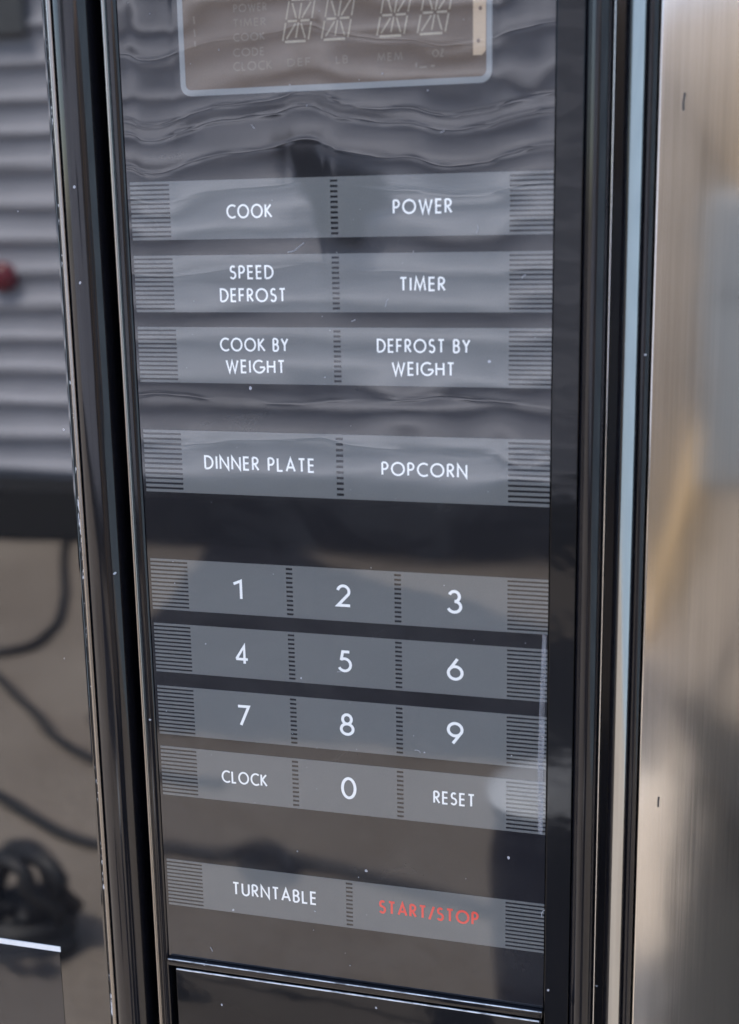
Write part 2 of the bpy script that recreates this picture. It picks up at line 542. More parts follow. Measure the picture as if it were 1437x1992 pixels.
# white printed line and window opening low on the door
bm = bmesh.new()
plate(bm, -0.398, -0.1002, -0.15725, -0.15540, -0.00025, 0.0002)
tag(obj("printed_line", bm, matte_mat("white_print", (0.78, 0.78, 0.76), 0.4, 0.05, 300), door), "thin white line above the door window")
bm = bmesh.new()
plate(bm, -0.398, -0.1006, LOW + 0.002, -0.1576, -0.00015, 0.0001)
obj("window", bm, gloss_mat("tinted_window", (0.012, 0.014, 0.018), 1.7, 0.06, wave=0.0004, wave_scale=(30, 1, 30)), door)

# ------------------------------------------------------------------ control panel
FRONT = 0.0006                                    # y of the printed sheet
bm = bmesh.new()
add_box(bm, -0.0612, 0.0600, FRONT, 0.0216, -0.1531, TOP - 0.001)
panel = obj("control_panel", bm, M_PANEL, oven)
tag(panel, "black control panel under a clear rippled overlay")

ROWS = [(89.6, 73.45, 2), (69.1, 53.1, 2), (48.9, 32.85, 2), (18.85, 0.2, 2), (-20.4, -36.3, 3), (-40.7, -56.3, 3),
        (-60.8, -76.7, 3), (-80.7, -97.0, 3), (-119.0, -134.9, 2)]
Y_KEY = FRONT - 0.00006
Y_TXT = FRONT - 0.00012
for z1, z0, n in ROWS:
    h = (z1 - z0)
    bars = 13
    pitch = h / (bars - 0.42)
    for x0, x1 in ((-60.3, -48.3), (48.5, 59.95)):
        bm = bmesh.new()
        for i in range(bars):
            zt = z1 - i * pitch
            zb = zt - pitch * 0.58
            plate(bm, x0 / 1000, x1 / 1000, zb / 1000, zt / 1000, Y_KEY, 0.00005)
        obj("stripe_block", bm, M_KEY, panel)
    seps = [(-0.85, 1.25)] if n == 2 else [(-17.1, -15.1), (15.75, 17.75)]
    for x0, x1 in seps:
        bm = bmesh.new()
        b2 = 12
        pt = h / (b2 - 0.45)
        for i in range(b2):
            zt = z1 - i * pt
            plate(bm, x0 / 1000, x1 / 1000, (zt - pt * 0.55) / 1000, zt / 1000, Y_KEY, 0.00005)
        obj("dashed_divider", bm, M_KEY, panel)

KEYS = [  # row, column, lines of (text, x0, x1, z centre, capital height)
    (0, 0, [('COOK', -31.27, -17.74, 80.95, 3.89)]), (0, 1, [('POWER', 16.72, 33.09, 81.24, 3.95)]),
    (1, 0, [('SPEED', -31.06, -17.87, 64.24, 3.90), ('DEFROST', -34.22, -14.44, 57.88, 3.93)]), (1, 1, [('TIMER', 18.33, 31.19, 60.71, 3.87)]),
    (2, 0, [('COOK BY', -34.84, -14.12, 43.98, 3.95), ('WEIGHT', -33.30, -15.40, 37.77, 3.93)]),
    (2, 1, [('DEFROST BY', 11.67, 38.01, 43.97, 3.88), ('WEIGHT', 15.84, 33.59, 37.68, 3.88)]),
    (3, 0, [('DINNER PLATE', -41.29, -7.31, 9.60, 4.20)]), (3, 1, [('POPCORN', 12.46, 37.13, 9.49, 4.05)]),
    (4, 0, [('1', -34.05, -30.95, -28.60, 6.5)]), (4, 1, [('2', -1.83, 2.69, -28.51, 6.75)]), (4, 2, [('3', 31.16, 35.62, -28.34, 7.0)]),
    (5, 0, [('4', -34.08, -29.63, -48.83, 6.5)]), (5, 1, [('5', -1.67, 2.67, -48.58, 6.75)]), (5, 2, [('6', 31.07, 35.96, -48.42, 6.98)]),
    (6, 0, [('7', -34.23, -29.90, -68.41, 6.9)]), (6, 1, [('8', -1.57, 2.97, -68.28, 7.06)]), (6, 2, [('9', 30.99, 35.93, -68.11, 7.06)]),
    (7, 0, [('CLOCK', -40.17, -25.17, -88.84, 4.15)]), (7, 1, [('0', -1.62, 3.20, -88.60, 7.1)]), (7, 2, [('RESET', 26.80, 39.27, -88.58, 4.14)]),
    (8, 0, [('TURNTABLE', -38.19, -10.35, -126.42, 4.5)]), (8, 1, [('START/STOP', 9.54, 40.45, -126.40, 4.5)]),
]
for r, c, lines in KEYS:
    z1, z0, n = ROWS[r]
    xs = [(-48.3, -0.85), (1.25, 48.5)] if n == 2 else [(-48.3, -17.1), (-15.1, 15.75), (17.75, 48.5)]
    x0, x1 = xs[c]
    bm = bmesh.new()
    plate(bm, x0 / 1000, x1 / 1000, z0 / 1000, z1 / 1000, Y_KEY, 0.00005)
    key = obj("key", bm, M_KEY, oven)
    words = " ".join(l[0] for l in lines)
    red = words.startswith('START')
    tag(key, "grey touch key reading %s" % words + (" in red" if red else ""))
    bm = bmesh.new()
    for t, a, b_, zc, h in lines:
        digit = len(t) == 1
        lettering(bm, t, a / 1000, b_ / 1000, zc / 1000, h / 1000, Y_TXT, 0.125 if digit else 0.155 if red else 0.135)
    obj("legend", bm, M_RED if red else M_WHITE, key)

# display: bezel, brown window, segments and words
def rounded_rect(x0, x1, z0, z1, r, n=6):
    p = []
    for cx, cz, a in ((x1 - r, z1 - r, 0), (x0 + r, z1 - r, 90), (x0 + r, z0 + r, 180), (x1 - r, z0 + r, 270)):
        p += [(cx + r * math.cos(R(a + 90 * i / n)), cz + r * math.sin(R(a + 90 * i / n))) for i in range(n + 1)]
    return p

def slab_from_outline(bm, pts, yf, thick):
    f = [bm.verts.new((x, yf, z)) for x, z in pts]
    b_ = [bm.verts.new((x, yf + thick, z)) for x, z in pts]
    bm.faces.new(f)
    bm.faces.new(b_[::-1])
    for i in range(len(pts)):
        j = (i + 1) % len(pts)
        bm.faces.new((f[i], b_[i], b_[j], f[j]))
    bmesh.ops.recalc_face_normals(bm, faces=bm.faces)

DX0, DX1, DZ0, DZ1 = -0.0418, 0.0422, 0.1137, 0.1595
bm = bmesh.new()
slab_from_outline(bm, rounded_rect(DX0, DX1, DZ0, DZ1, 0.0016), Y_KEY, 0.00005)
display = obj("display", bm, M_WINDOW, oven)
tag(display, "brown display window with unlit segments")
bm = bmesh.new()
ro, ri = rounded_rect(DX0 - 0.0015, DX1 + 0.0015, DZ0 - 0.0016, DZ1 + 0.0016, 0.0030), rounded_rect(DX0, DX1, DZ0, DZ1, 0.0016)
fo, fi = [bm.verts.new((x, Y_KEY - 0.00003, z)) for x, z in ro], [bm.verts.new((x, Y_KEY - 0.00003, z)) for x, z in ri]
bo, bi = [bm.verts.new((x, Y_KEY + 0.00004, z)) for x, z in ro], [bm.verts.new((x, Y_KEY + 0.00004, z)) for x, z in ri]
for i in range(len(ro)):
    j = (i + 1) % len(ro)
    bm.faces.new((fo[i], fo[j], fi[j], fi[i]))
    bm.faces.new((fo[j], fo[i], bo[i], bo[j]))
    bm.faces.new((fi[i], fi[j], bi[j], bi[i]))
bmesh.ops.recalc_face_normals(bm, faces=bm.faces)
obj("bezel", bm, M_BEZEL, display)

def seg(bm, a, b_, w, y):
    ribbon(bm, [(a[0] / 1000, a[1] / 1000), (b_[0] / 1000, b_[1] / 1000)], w / 1000, y)
for bx, w in ((-13.2, 7.2), (-2.3, 7.3), (13.0, 7.3), (23.9, 7.4)):
    bm = bmesh.new()
    zb, zm, zt = 124.9, 130.1, 135.4
    def sl(x, z): return (x + (z - zb) * 0.21, z)
    y = Y_TXT
    seg(bm, sl(bx + 0.7, zb), sl(bx + w - 0.7, zb), 0.62, y)
    for x in (bx, bx + w):
        seg(bm, sl(x, zb + 0.3), sl(x, zm - 0.4), 0.42, y)
        seg(bm, sl(x, zm + 0.5), sl(x, zt - 0.3), 0.36, y)
    seg(bm, sl(bx + 0.5, zm), sl(bx + w / 2 - 0.5, zm), 0.55, y)
    seg(bm, sl(bx + w / 2 + 0.5, zm), sl(bx + w - 0.5, zm), 0.55, y)
    seg(bm, sl(bx + 0.6, zt), sl(bx + w - 0.6, zt), 0.55, y)
    cx = bx + w / 2
    for sgn, z_far in ((-1, zb + 0.8), (1, zb + 0.8), (-1, zt - 0.8), (1, zt - 0.8)):
        dz = 0.7 if z_far > zm else -0.7
        seg(bm, sl(cx + sgn * 0.8, zm + dz), sl(cx + sgn * (w / 2 - 1.0), z_far), 0.42, y)
    seg(bm, sl(cx, zm - 0.5), sl(cx, zb + 0.9), 0.42, y)
    seg(bm, sl(cx, zm + 0.5), sl(cx, zt - 0.9), 0.42, y)
    obj("digit", bm, M_SEG, display)
bm = bmesh.new()
for t, x0, x1, zc, h in (('TIMER', -27.2, -17.8, 130.45, 2.1), ('COOK', -27.3, -18.2, 126.8, 2.1), ('CODE', -27.5, -18.5, 122.9, 2.15),
                         ('CLOCK', -27.6, -16.4, 119.3, 2.4), ('DEF', -12.0, -5.4, 119.6, 2.1), ('LB', 1.6, 5.0, 119.7, 2.1), ('MEM', 13.0, 19.9, 119.7, 2.1),
                         ('OZ', 27.9, 31.0, 120.0, 1.9), ('POWER', -27.0, -17.4, 134.2, 2.1)):
    lettering(bm, t, x0 / 1000, x1 / 1000, zc / 1000, h / 1000, Y_TXT, 0.15)
for a, b_ in (((23.6, 116.7), (23.6, 117.9)), ((24.4, 116.7), (26.4, 116.7)), ((27.6, 116.9), (28.5, 116.9)), ((-38.55, 132.9), (-38.45, 130.9)),
              ((-38.6, 129.6), (-38.4, 127.6)), ((-38.5, 126.4), (-38.5, 125.0))):
    seg(bm, a, b_, 0.45, Y_TXT)
obj("indicator_lettering", bm, M_SEGDIM, display)
bm = bmesh.new()
slab_from_outline(bm, [(0.0387, 0.1190), (0.0410, 0.1190), (0.0420, 0.1200), (0.0422, 0.1450), (0.0387, 0.1450)], Y_TXT, 0.00004)
strip_o = obj("side_strip", bm, M_STRIP, display)
bm = bmesh.new()
for x, z in ((0.04062, 0.1304), (0.04010, 0.1225)):
    slab_from_outline(bm, full(x, z, 0.00048, 0.00055, 14), Y_TXT - 0.00003, 0.00002)
obj("strip_holes", bm, M_DOT, display)

rl = random.Random(11)
bm = bmesh.new()
for x, z, L, a in ((-13.5, 69.6, 5.5, 12), (14.2, 54.6, 2.4, 62), (39.6, 74.0, 2.2, 70), (59.3, -123.0, 2.6, 100), (-46, -149.6, 1.6, 95), (23, -75.2, 2.2, 110),
                   (30, 100, 1.2, 40), (-22, 103, 1.4, 150), (4.5, 50.6, 1.3, 20), (52, 62, 1.5, 80), (-2, -52, 1.1, 15)):
    p, ang = [], a + rl.uniform(-8, 8)
    X, Z = x / 1000, z / 1000
    for k in range(6):
        p.append((X, Z))
        X += math.cos(R(ang)) * L / 5000
        Z += math.sin(R(ang)) * L / 5000
        ang += rl.uniform(-28, 28)
    ribbon(bm, p, 0.00020, FRONT - 0.0002)
for _ in range(70):
    X, Z, r_ = rl.uniform(-59, 59) / 1000, rl.uniform(-152, 140) / 1000, rl.choice((0.10, 0.13, 0.16, 0.22)) / 1000
    slab_from_outline(bm, [(X + r_ * rl.uniform(0.6, 1.3) * math.cos(k), Z + r_ * rl.uniform(0.6, 1.3) * math.sin(k)) for k in (0, 0.9, 1.8, 2.7, 3.6, 4.5, 5.4)], FRONT - 0.0002, 0.00005)
dust = obj("dust", bm, matte_mat("pale_dust", (0.34, 0.34, 0.35), 0.9, 0.3, 900), panel)
dust["kind"] = "stuff"
def lifted_glare_mat():  # pale half-clear colour paints the glare on the lifted overlay edge
    m, nt, b = new_mat("lifted_film_glare")
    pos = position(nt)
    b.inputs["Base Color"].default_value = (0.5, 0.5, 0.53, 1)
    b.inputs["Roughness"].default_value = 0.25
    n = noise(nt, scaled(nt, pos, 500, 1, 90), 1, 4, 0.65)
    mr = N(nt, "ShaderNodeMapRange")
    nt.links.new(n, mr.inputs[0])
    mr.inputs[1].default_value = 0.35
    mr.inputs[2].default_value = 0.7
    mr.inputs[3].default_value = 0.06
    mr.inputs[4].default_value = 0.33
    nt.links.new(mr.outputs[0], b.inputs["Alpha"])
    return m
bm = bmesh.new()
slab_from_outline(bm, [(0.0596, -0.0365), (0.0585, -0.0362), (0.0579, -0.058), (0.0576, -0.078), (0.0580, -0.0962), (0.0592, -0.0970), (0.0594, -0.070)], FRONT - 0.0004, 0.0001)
tag(obj("lifted_edge_glare", bm, lifted_glare_mat(), panel), "lifted edge of the clear overlay beside the number rows, its glare painted whitish")

# raised lip left of the panel, flat margin and reeded moulding right of it
lip = [(-0.0656, 0.021), (-0.0656, 0.0012)] + [(-0.0647 + 0.0009 * math.cos(R(a)), 0.0004 - 0.0014 * math.sin(R(a))) for a in range(170, 20, -18)] + [(-0.0634, -0.0002), (-0.0620, 0.0002), (-0.0614, 0.0008), (-0.0614, 0.021)]
panel_lip = stile(lip, "panel_lip", M_TRIM, oven)
stile([(-0.0655, 0.0012), (-0.0654, -0.0008), (-0.0650, -0.00125), (-0.06445, -0.00128), (-0.0642, -0.0010), (-0.0642, 0.0012)], "lip_edge", M_EDGE, panel_lip, 75)  # metal strip added for the highlight on the lip

bm = bmesh.new()
add_box(bm, 0.0602, 0.0674, 0.0009, 0.0215, LOW, TOP, 0.00025, 2)
mark_sharp(obj("panel_margin", bm, M_MARGIN, oven), 15)

# reeded moulding: two ribs with a bright strip on the second
def rib(x0, x1, y0, dy, n=14, p=1.0):
    out = []
    for i in range(n + 1):
        t = i / n
        out.append((x0 + (x1 - x0) * t, y0 - dy * math.sin(math.pi * t) ** p))
    return out
mould = [(0.0676, 0.021), (0.0676, 0.0014)] + rib(0.0678, 0.0744, 0.0012, 0.0026) + [(0.0752, 0.0030), (0.0772, 0.0032)] + \
        [(0.0780, 0.0012), (0.0786, 0.0002), (0.0792, -0.0001)] + [(0.0826, 0.0017)] + rib(0.0828, 0.0853, 0.0022, 0.0006, 8) + [(0.0855, 0.0040), (0.0855, 0.021)]
moulding = stile(mould, "side_moulding", M_BLACK, oven)
tag(moulding, "black ribbed moulding with a bright strip")
bm = bmesh.new()
extrude_profile(bm, [(0.0744, 0.0030), (0.07445, 0.0008), (0.0747, 0.0002), (0.0750, 0.0001), (0.0752, 0.0006), (0.0752, 0.0030)], LOW, TOP)
mark_sharp(obj("bright_ridge", bm, M_METAL, moulding), 70)
bm = bmesh.new()
sp = [(0.0793, 0.0004)]
for i in range(11):
    t = i / 10
    sp.append((0.0793 + 0.0030 * t, -0.00035 + 0.0015 * t - 0.00016 * math.sin(math.pi * t)))
sp.append((0.0823, 0.0022))
extrude_profile(bm, sp, LOW, TOP)
mark_sharp(obj("bright_strip", bm, M_STRIPM, moulding), 60)

# ledge under the panel and the door release button
bm = bmesh.new()
add_box(bm, -0.0613, 0.0600, -0.0010, 0.0214, -0.15585, -0.15335, 0.0005, 3)
ledge = mark_sharp(obj("panel_ledge", bm, M_TRIM, oven))
bm = bmesh.new()
add_box(bm, -0.0588, 0.0594, -0.0004, 0.0213, LOW + 0.001, -0.1570, 0.0004, 3)
button = mark_sharp(obj("door_button", bm, M_MARGIN, oven), 15)
def worn_highlight_mat():  # pale noise colour paints the highlight on button and ledge edges, with wear
    m, nt, b = new_mat("worn_highlight")
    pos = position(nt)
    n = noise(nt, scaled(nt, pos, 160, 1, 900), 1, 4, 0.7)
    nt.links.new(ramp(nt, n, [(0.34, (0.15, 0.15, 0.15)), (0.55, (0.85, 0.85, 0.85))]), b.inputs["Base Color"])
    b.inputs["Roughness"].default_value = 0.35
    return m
M_WORN_HIGHLIGHT = worn_highlight_mat()
bm = bmesh.new()
add_box(bm, -0.0585, 0.0590, -0.00052, -0.0001, -0.15738, -0.15696, 0.00008, 1)
obj("worn_highlight", bm, M_WORN_HIGHLIGHT, button)
bm = bmesh.new()
add_box(bm, -0.0610, 0.0598, -0.00112, -0.0006, -0.15372, -0.15348, 0.00006, 1)
obj("worn_highlight", bm, M_WORN_HIGHLIGHT, ledge)  # pale strip paints the highlight line along the ledge top

# ------------------------------------------------------------------ steel panel behind the right edge
def steel_mat():
    m, nt, b = new_mat("brushed_stainless")
    pos = position(nt)
    b.inputs["Metallic"].default_value = 1.0
    n = noise(nt, scaled(nt, pos, 2600, 1, 14), 1, 3, 0.6)
    broad = noise(nt, scaled(nt, pos, 240, 1, 5), 1, 4, 0.6)
    grain = math_node(nt, 'MULTIPLY_ADD', n, 0.5, math_node(nt, 'MULTIPLY', broad, 0.5))
    nt.links.new(ramp(nt, grain, [(0.35, (0.50, 0.485, 0.46)), (0.65, (0.60, 0.585, 0.56))]), b.inputs["Base Color"])
    rg = N(nt, "ShaderNodeMapRange")
    nt.links.new(n, rg.inputs[0])
    rg.inputs[3].default_value = 0.07
    rg.inputs[4].default_value = 0.14
    nt.links.new(rg.outputs[0], b.inputs["Roughness"])
    bp = N(nt, "ShaderNodeBump")
    bp.inputs["Distance"].default_value = 1.0
    bp.inputs["Strength"].default_value = 1.0
    slow = noise(nt, scaled(nt, pos, 30, 1, 18), 1, 2, 0.5)
    h = math_node(nt, 'ADD', math_node(nt, 'MULTIPLY', n, 0.0000012), math_node(nt, 'MULTIPLY', slow, 0.00015))
    nt.links.new(h, bp.inputs["Height"])
    nt.links.new(bp.outputs[0], b.inputs["Normal"])
    return m
bm = bmesh.new()
add_box(bm, 0.0858, 0.42, 0.0035, 0.36, -0.30, 0.30, 0.0006, 2)
steel = mark_sharp(obj("steel_panel", bm, steel_mat()), 15)
tag(steel, "plain stainless steel panel beside the black moulding of the microwave", "steel panel")
M_SCRATCH = matte_mat("dark_scratch", (0.05, 0.045, 0.04), 0.6)
for pts in ([(0.09235, 0.1077), (0.09205, 0.1060), (0.09200, 0.1046), (0.09215, 0.1034)], [(0.0916, -0.0830), (0.0915, -0.0846), (0.09152, -0.0861)]):
    bm = bmesh.new()
    ribbon(bm, pts, 0.00055, 0.00345)
    obj("scratch", bm, M_SCRATCH, steel)

# ------------------------------------------------------------------ what stands in front and shows in the reflections
def tube(bm, pts, r, n=10, sub=6):
    P = [Vector(p) for p in pts]
    path = []
    for i in range(len(P) - 1):
        p0, p1, p2, p3 = P[max(i - 1, 0)], P[i], P[i + 1], P[min(i + 2, len(P) - 1)]
        for k in range(sub):
            t = k / sub
            path.append(0.5 * ((2 * p1) + (p2 - p0) * t + (2 * p0 - 5 * p1 + 4 * p2 - p3) * t * t + (3 * p1 - p0 - 3 * p2 + p3) * t ** 3))
    path.append(P[-1])
    rings = []
    for i, p in enumerate(path):
        d = (path[min(i + 1, len(path) - 1)] - path[max(i - 1, 0)]).normalized()
        a = d.cross(Vector((0, 0, 1)))
        if a.length < 1e-3:
            a = Vector((1, 0, 0))
        a.normalize()
        b_ = a.cross(d).normalized()
        rings.append([bm.verts.new(p + (a * math.cos(2 * math.pi * j / n) + b_ * math.sin(2 * math.pi * j / n)) * r) for j in range(n)])
    for i in range(len(rings) - 1):
        for j in range(n):
            k = (j + 1) % n
            bm.faces.new((rings[i][j], rings[i][k], rings[i + 1][k], rings[i + 1][j]))
    bm.faces.new(rings[0][::-1])
    bm.faces.new(rings[-1])
    bmesh.ops.recalc_face_normals(bm, faces=bm.faces)

M_RUBBER = matte_mat("black_rubber", (0.012, 0.012, 0.013), 0.5)
def hose(pts, r, label):
    bm = bmesh.new()
    tube(bm, [(x, y, GROUND + r + z) for x, y, z in pts], r)
    return tag(obj("hose", bm, M_RUBBER, smooth=True), label, "hose")
hose([(-1.75, -2.2, 0), (-1.595, -2.154, 0), (-1.477, -2.095, 0), (-1.359, -2.028, 0), (-1.246, -1.96, 0), (-1.144, -1.929, 0), (-1.064, -1.936, 0),
      (-0.992, -1.958, 0), (-0.93, -1.95, 0), (-0.86, -1.95, 0.004), (-0.80, -1.99, 0.008), (-0.735, -1.955, 0.012), (-0.71, -1.89, 0.016), (-0.77, -1.865, 0.02),
      (-0.80, -1.90, 0.02), (-0.74, -1.945, 0.012), (-0.66, -1.95, 0.004), (-0.581, -1.94, 0), (-0.456, -1.907, 0), (-0.347, -1.874, 0), (-0.2, -1.82, 0)], 0.013,
     "black hose with a small loop, lying on the dirt in front of the microwave")
hose([(-2.75, -4.75, 0), (-2.604, -4.59, 0), (-2.56, -4.408, 0), (-2.36, -4.022, 0), (-2.179, -3.693, 0), (-2.035, -3.375, 0), (-1.982, -3.162, 0), (-2.009, -3.067, 0),
      (-2.103, -3.015, 0), (-2.3, -3.0, 0)], 0.014, "long black hose curving out from under the trailer")
hose([(-2.2, -3.08, 0), (-2.029, -2.924, 0), (-1.909, -2.812, 0), (-1.761, -2.674, 0), (-1.595, -2.519, 0), (-1.432, -2.382, 0), (-1.25, -2.30, 0), (-1.0, -2.28, 0)], 0.012,
     "short straight black hose between the two curved ones")

bm = bmesh.new()
rr = random.Random(4)
pts = []
for i in range(40):
    a = i / 40 * 2 * math.pi * 3
    rad = 0.085 + 0.012 * math.sin(a * 0.37 + 1)
    pts.append((-1.10 + rad * math.cos(a), -1.56 + rad * 0.75 * math.sin(a), GROUND + 0.02 + i / 40 * 0.05))
for k, dx in enumerate((0.0, 0.03, -0.02)):
    for i in range(12):
        a = i / 12 * 2 * math.pi
        pts.append((-1.12 + dx + 0.085 * math.cos(a), -1.585 + 0.02 * k + 0.03 * math.cos(a), GROUND + 0.10 + 0.085 * math.sin(a + 0.4)))
tube(bm, pts, 0.016, 8, 3)
tag(obj("hose_coil", bm, M_RUBBER, smooth=True), "coiled black hose heaped on the dirt near the oven door", "hose coil")

# dark sheet added on the ground in place of a shadow
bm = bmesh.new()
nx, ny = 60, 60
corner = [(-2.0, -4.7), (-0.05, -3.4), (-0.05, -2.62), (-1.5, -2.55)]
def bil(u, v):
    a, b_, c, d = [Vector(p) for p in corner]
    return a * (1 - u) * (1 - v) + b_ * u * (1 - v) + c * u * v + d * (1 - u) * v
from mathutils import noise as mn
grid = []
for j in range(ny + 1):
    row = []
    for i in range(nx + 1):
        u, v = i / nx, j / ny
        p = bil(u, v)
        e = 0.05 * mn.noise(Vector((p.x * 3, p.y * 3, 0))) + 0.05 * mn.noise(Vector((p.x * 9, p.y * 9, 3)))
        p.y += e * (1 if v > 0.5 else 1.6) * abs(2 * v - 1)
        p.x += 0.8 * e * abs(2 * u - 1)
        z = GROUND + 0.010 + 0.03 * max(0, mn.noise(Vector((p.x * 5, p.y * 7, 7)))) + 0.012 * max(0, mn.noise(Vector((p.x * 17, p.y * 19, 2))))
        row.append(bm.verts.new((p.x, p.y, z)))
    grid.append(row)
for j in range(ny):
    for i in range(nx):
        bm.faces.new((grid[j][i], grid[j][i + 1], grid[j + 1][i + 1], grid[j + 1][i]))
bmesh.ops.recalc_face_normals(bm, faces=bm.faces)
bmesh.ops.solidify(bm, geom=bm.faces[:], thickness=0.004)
tag(obj("shadow_sheet", bm, matte_mat("navy_shadow", (0.020, 0.020, 0.024), 0.5, 0.25, 6), smooth=True), "crumpled dark blue sheet added on the dirt in place of a shadow", "shadow_sheet")

# slim bin with a white lid
bm = bmesh.new()
bc = (-0.13, -1.47)
def ring_stack(bm, cx, cy, prof, n=32):
    rings = [[bm.verts.new((cx + r * math.cos(2 * math.pi * j / n), cy + r * math.sin(2 * math.pi * j / n), z)) for j in range(n)] for r, z in prof]
    for i in range(len(rings) - 1):
        for j in range(n):
            k = (j + 1) % n
            bm.faces.new((rings[i][j], rings[i][k], rings[i + 1][k], rings[i + 1][j]))
    bm.faces.new(rings[0][::-1])
    bm.faces.new(rings[-1])
    bmesh.ops.recalc_face_normals(bm, faces=bm.faces)
ring_stack(bm, *bc, [(0.07, GROUND), (0.076, GROUND + 0.01), (0.095, GROUND + 0.42), (0.099, GROUND + 0.43), (0.099, GROUND + 0.445)])
binb = obj("bin", bm, matte_mat("navy_plastic", (0.014, 0.017, 0.032), 0.4, 0.1), smooth=False)
mark_sharp(binb)
tag(binb, "slim dark blue bin with a white lid on the dirt", "bin")
bm = bmesh.new()
ring_stack(bm, *bc, [(0.100, GROUND + 0.4455), (0.100, GROUND + 0.449), (0.066, GROUND + 0.452), (0.060, GROUND + 0.468), (0.02, GROUND + 0.473)])
mark_sharp(obj("lid", bm, matte_mat("white_plastic", (0.7, 0.71, 0.72), 0.4, 0.05), binb))

# caravan trailer with horizontal metal siding
trailer = empty("camping_trailer", (-3.0, -5.9, GROUND))
tag(trailer, "pale grey camping trailer with ribbed horizontal siding standing behind the camera", "trailer")
TY = -4.70
def siding_profile(z0, z1, pitch=0.142):
    out, z = [], z0
    while z < z1 - 1e-6:
        for t, d in ((0.0, 0.0), (0.10, 0.003), (0.16, 0.012), (0.22, 0.022), (0.27, 0.027), (0.33, 0.027), (0.41, 0.014), (0.49, 0.004), (0.58, 0.0006), (0.80, 0.0)):
            out.append((TY + d, z + t * pitch))
        z += pitch
    out.append((TY, z1))
    return out
bm = bmesh.new()
sp = siding_profile(-0.97, 1.45)
back = [(-7.1, 1.45), (-7.1, -0.97)]
outline = sp + back
for xa, xb in ((-7.6, 1.9),):
    lo = [bm.verts.new((xa, y, z)) for y, z in outline]
    hi = [bm.verts.new((xb, y, z)) for y, z in outline]
    for i in range(len(outline)):
        j = (i + 1) % len(outline)
        bm.faces.new((lo[i], lo[j], hi[j], hi[i]))
    bm.faces.new(lo[::-1])
    bm.faces.new(hi)
bmesh.ops.recalc_face_normals(bm, faces=bm.faces)
mark_sharp(obj("body", bm, matte_mat("grey_white_siding", (0.41, 0.42, 0.48), 0.5, 0.16, 1.3), trailer), 60)
bm = bmesh.new()
add_box(bm, -4.6, -2.72, TY + 0.01, TY + 0.045, 0.86, 1.36, 0.02)
wf = obj("window", bm, matte_mat("dark_window", (0.09, 0.09, 0.092), 0.15), trailer)
bm = bmesh.new()
bmesh.ops.create_uvsphere(bm, u_segments=20, v_segments=12, radius=1)
for v in bm.verts:
    v.co = Vector((-2.93 + v.co.x * 0.075, TY + 0.03 + v.co.y * 0.04, -0.10 + v.co.z * 0.065))
tag(obj("marker_light", bm, matte_mat("red_lens", (0.20, 0.02, 0.03), 0.2, 0.1), trailer, True), "red marker light")
bm = bmesh.new()
vent = [(-1.80, 0.37), (-1.45, 0.33), (-1.16, 0.27), (-1.20, 0.18), (-1.27, 0.09), (-1.30, 0.0), (-1.43, 0.02), (-1.52, 0.13), (-1.62, 0.24)]
f = [bm.verts.new((x, TY + 0.07, z)) for x, z in vent]
b_ = [bm.verts.new((x, TY + 0.005, z)) for x, z in vent]
bm.faces.new(f)
bm.faces.new(b_[::-1])
for i in range(len(vent)):
    j = (i + 1) % len(vent)
    bm.faces.new((f[i], b_[i], b_[j], f[j]))
bmesh.ops.recalc_face_normals(bm, faces=bm.faces)
bmesh.ops.bevel(bm, geom=bm.edges[:], offset=0.012, segments=2, affect='EDGES')
obj("vent_flap", bm, M_RUBBER, trailer)
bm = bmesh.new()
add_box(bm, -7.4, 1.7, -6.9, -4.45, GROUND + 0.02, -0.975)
obj("underside_shade", bm, M_DARK, trailer)  # black box put in for the shade beneath the trailer body
# pale blue clapboard wall off to the right
bm = bmesh.new()
outline = []
z = GROUND
while z < 1.5:
    outline += [(2.60, z), (2.618, z + 0.185)]
    z += 0.19
outline += [(2.9, z), (2.9, GROUND)]
lo = [bm.verts.new((x, -5.5, zz)) for x, zz in outline]
hi = [bm.verts.new((x, 1.2, zz)) for x, zz in outline]
for i in range(len(outline)):
    j = (i + 1) % len(outline)
    bm.faces.new((lo[i], lo[j], hi[j], hi[i]))
bm.faces.new(lo[::-1])
bm.faces.new(hi)
bmesh.ops.recalc_face_normals(bm, faces=bm.faces)
tag(obj("clapboard_wall", bm, matte_mat("pale_blue_paint", (0.34, 0.43, 0.49), 0.6, 0.06, 2)), "pale blue clapboard wall to the right of the steel panel", "wall")

# ------------------------------------------------------------------ photographer, mirrored softly in the steel
def skin_mesh(name, chains, mat, parent=None, sub=2):
    """chains: lists of (x, y, z, radius); chains may start at an earlier joint given as an int"""
    verts, edges, rad = [], [], []
    for ch in chains:
        prev = None
        for it in ch:
            if isinstance(it, int):
                prev = it
                continue
            verts.append(it[:3])
            rad.append(it[3])
            k = len(verts) - 1
            if prev is not None:
                edges.append((prev, k))
            prev = k
    me = bpy.data.meshes.new(name)
    me.from_pydata(verts, edges, [])
    o = bpy.data.objects.new(name, me)
    COL.objects.link(o)
    sk = o.modifiers.new("skin", 'SKIN')
    for i, v in enumerate(me.skin_vertices[0].data):
        rr_ = rad[i]
        v.radius = rr_ if isinstance(rr_, tuple) else (rr_, rr_)
        v.use_root = (i == 0)
    ss = o.modifiers.new("sub", 'SUBSURF')
    ss.levels = ss.render_levels = sub
    dg = bpy.context.evaluated_depsgraph_get()
    nm = bpy.data.meshes.new_from_object(o.evaluated_get(dg))
    o.modifiers.clear()
    o.data = nm
    nm.materials.clear()
    nm.materials.append(mat)
    for p in nm.polygons:
        p.use_smooth = True
    if parent is not None:
        o.parent = parent
    return o

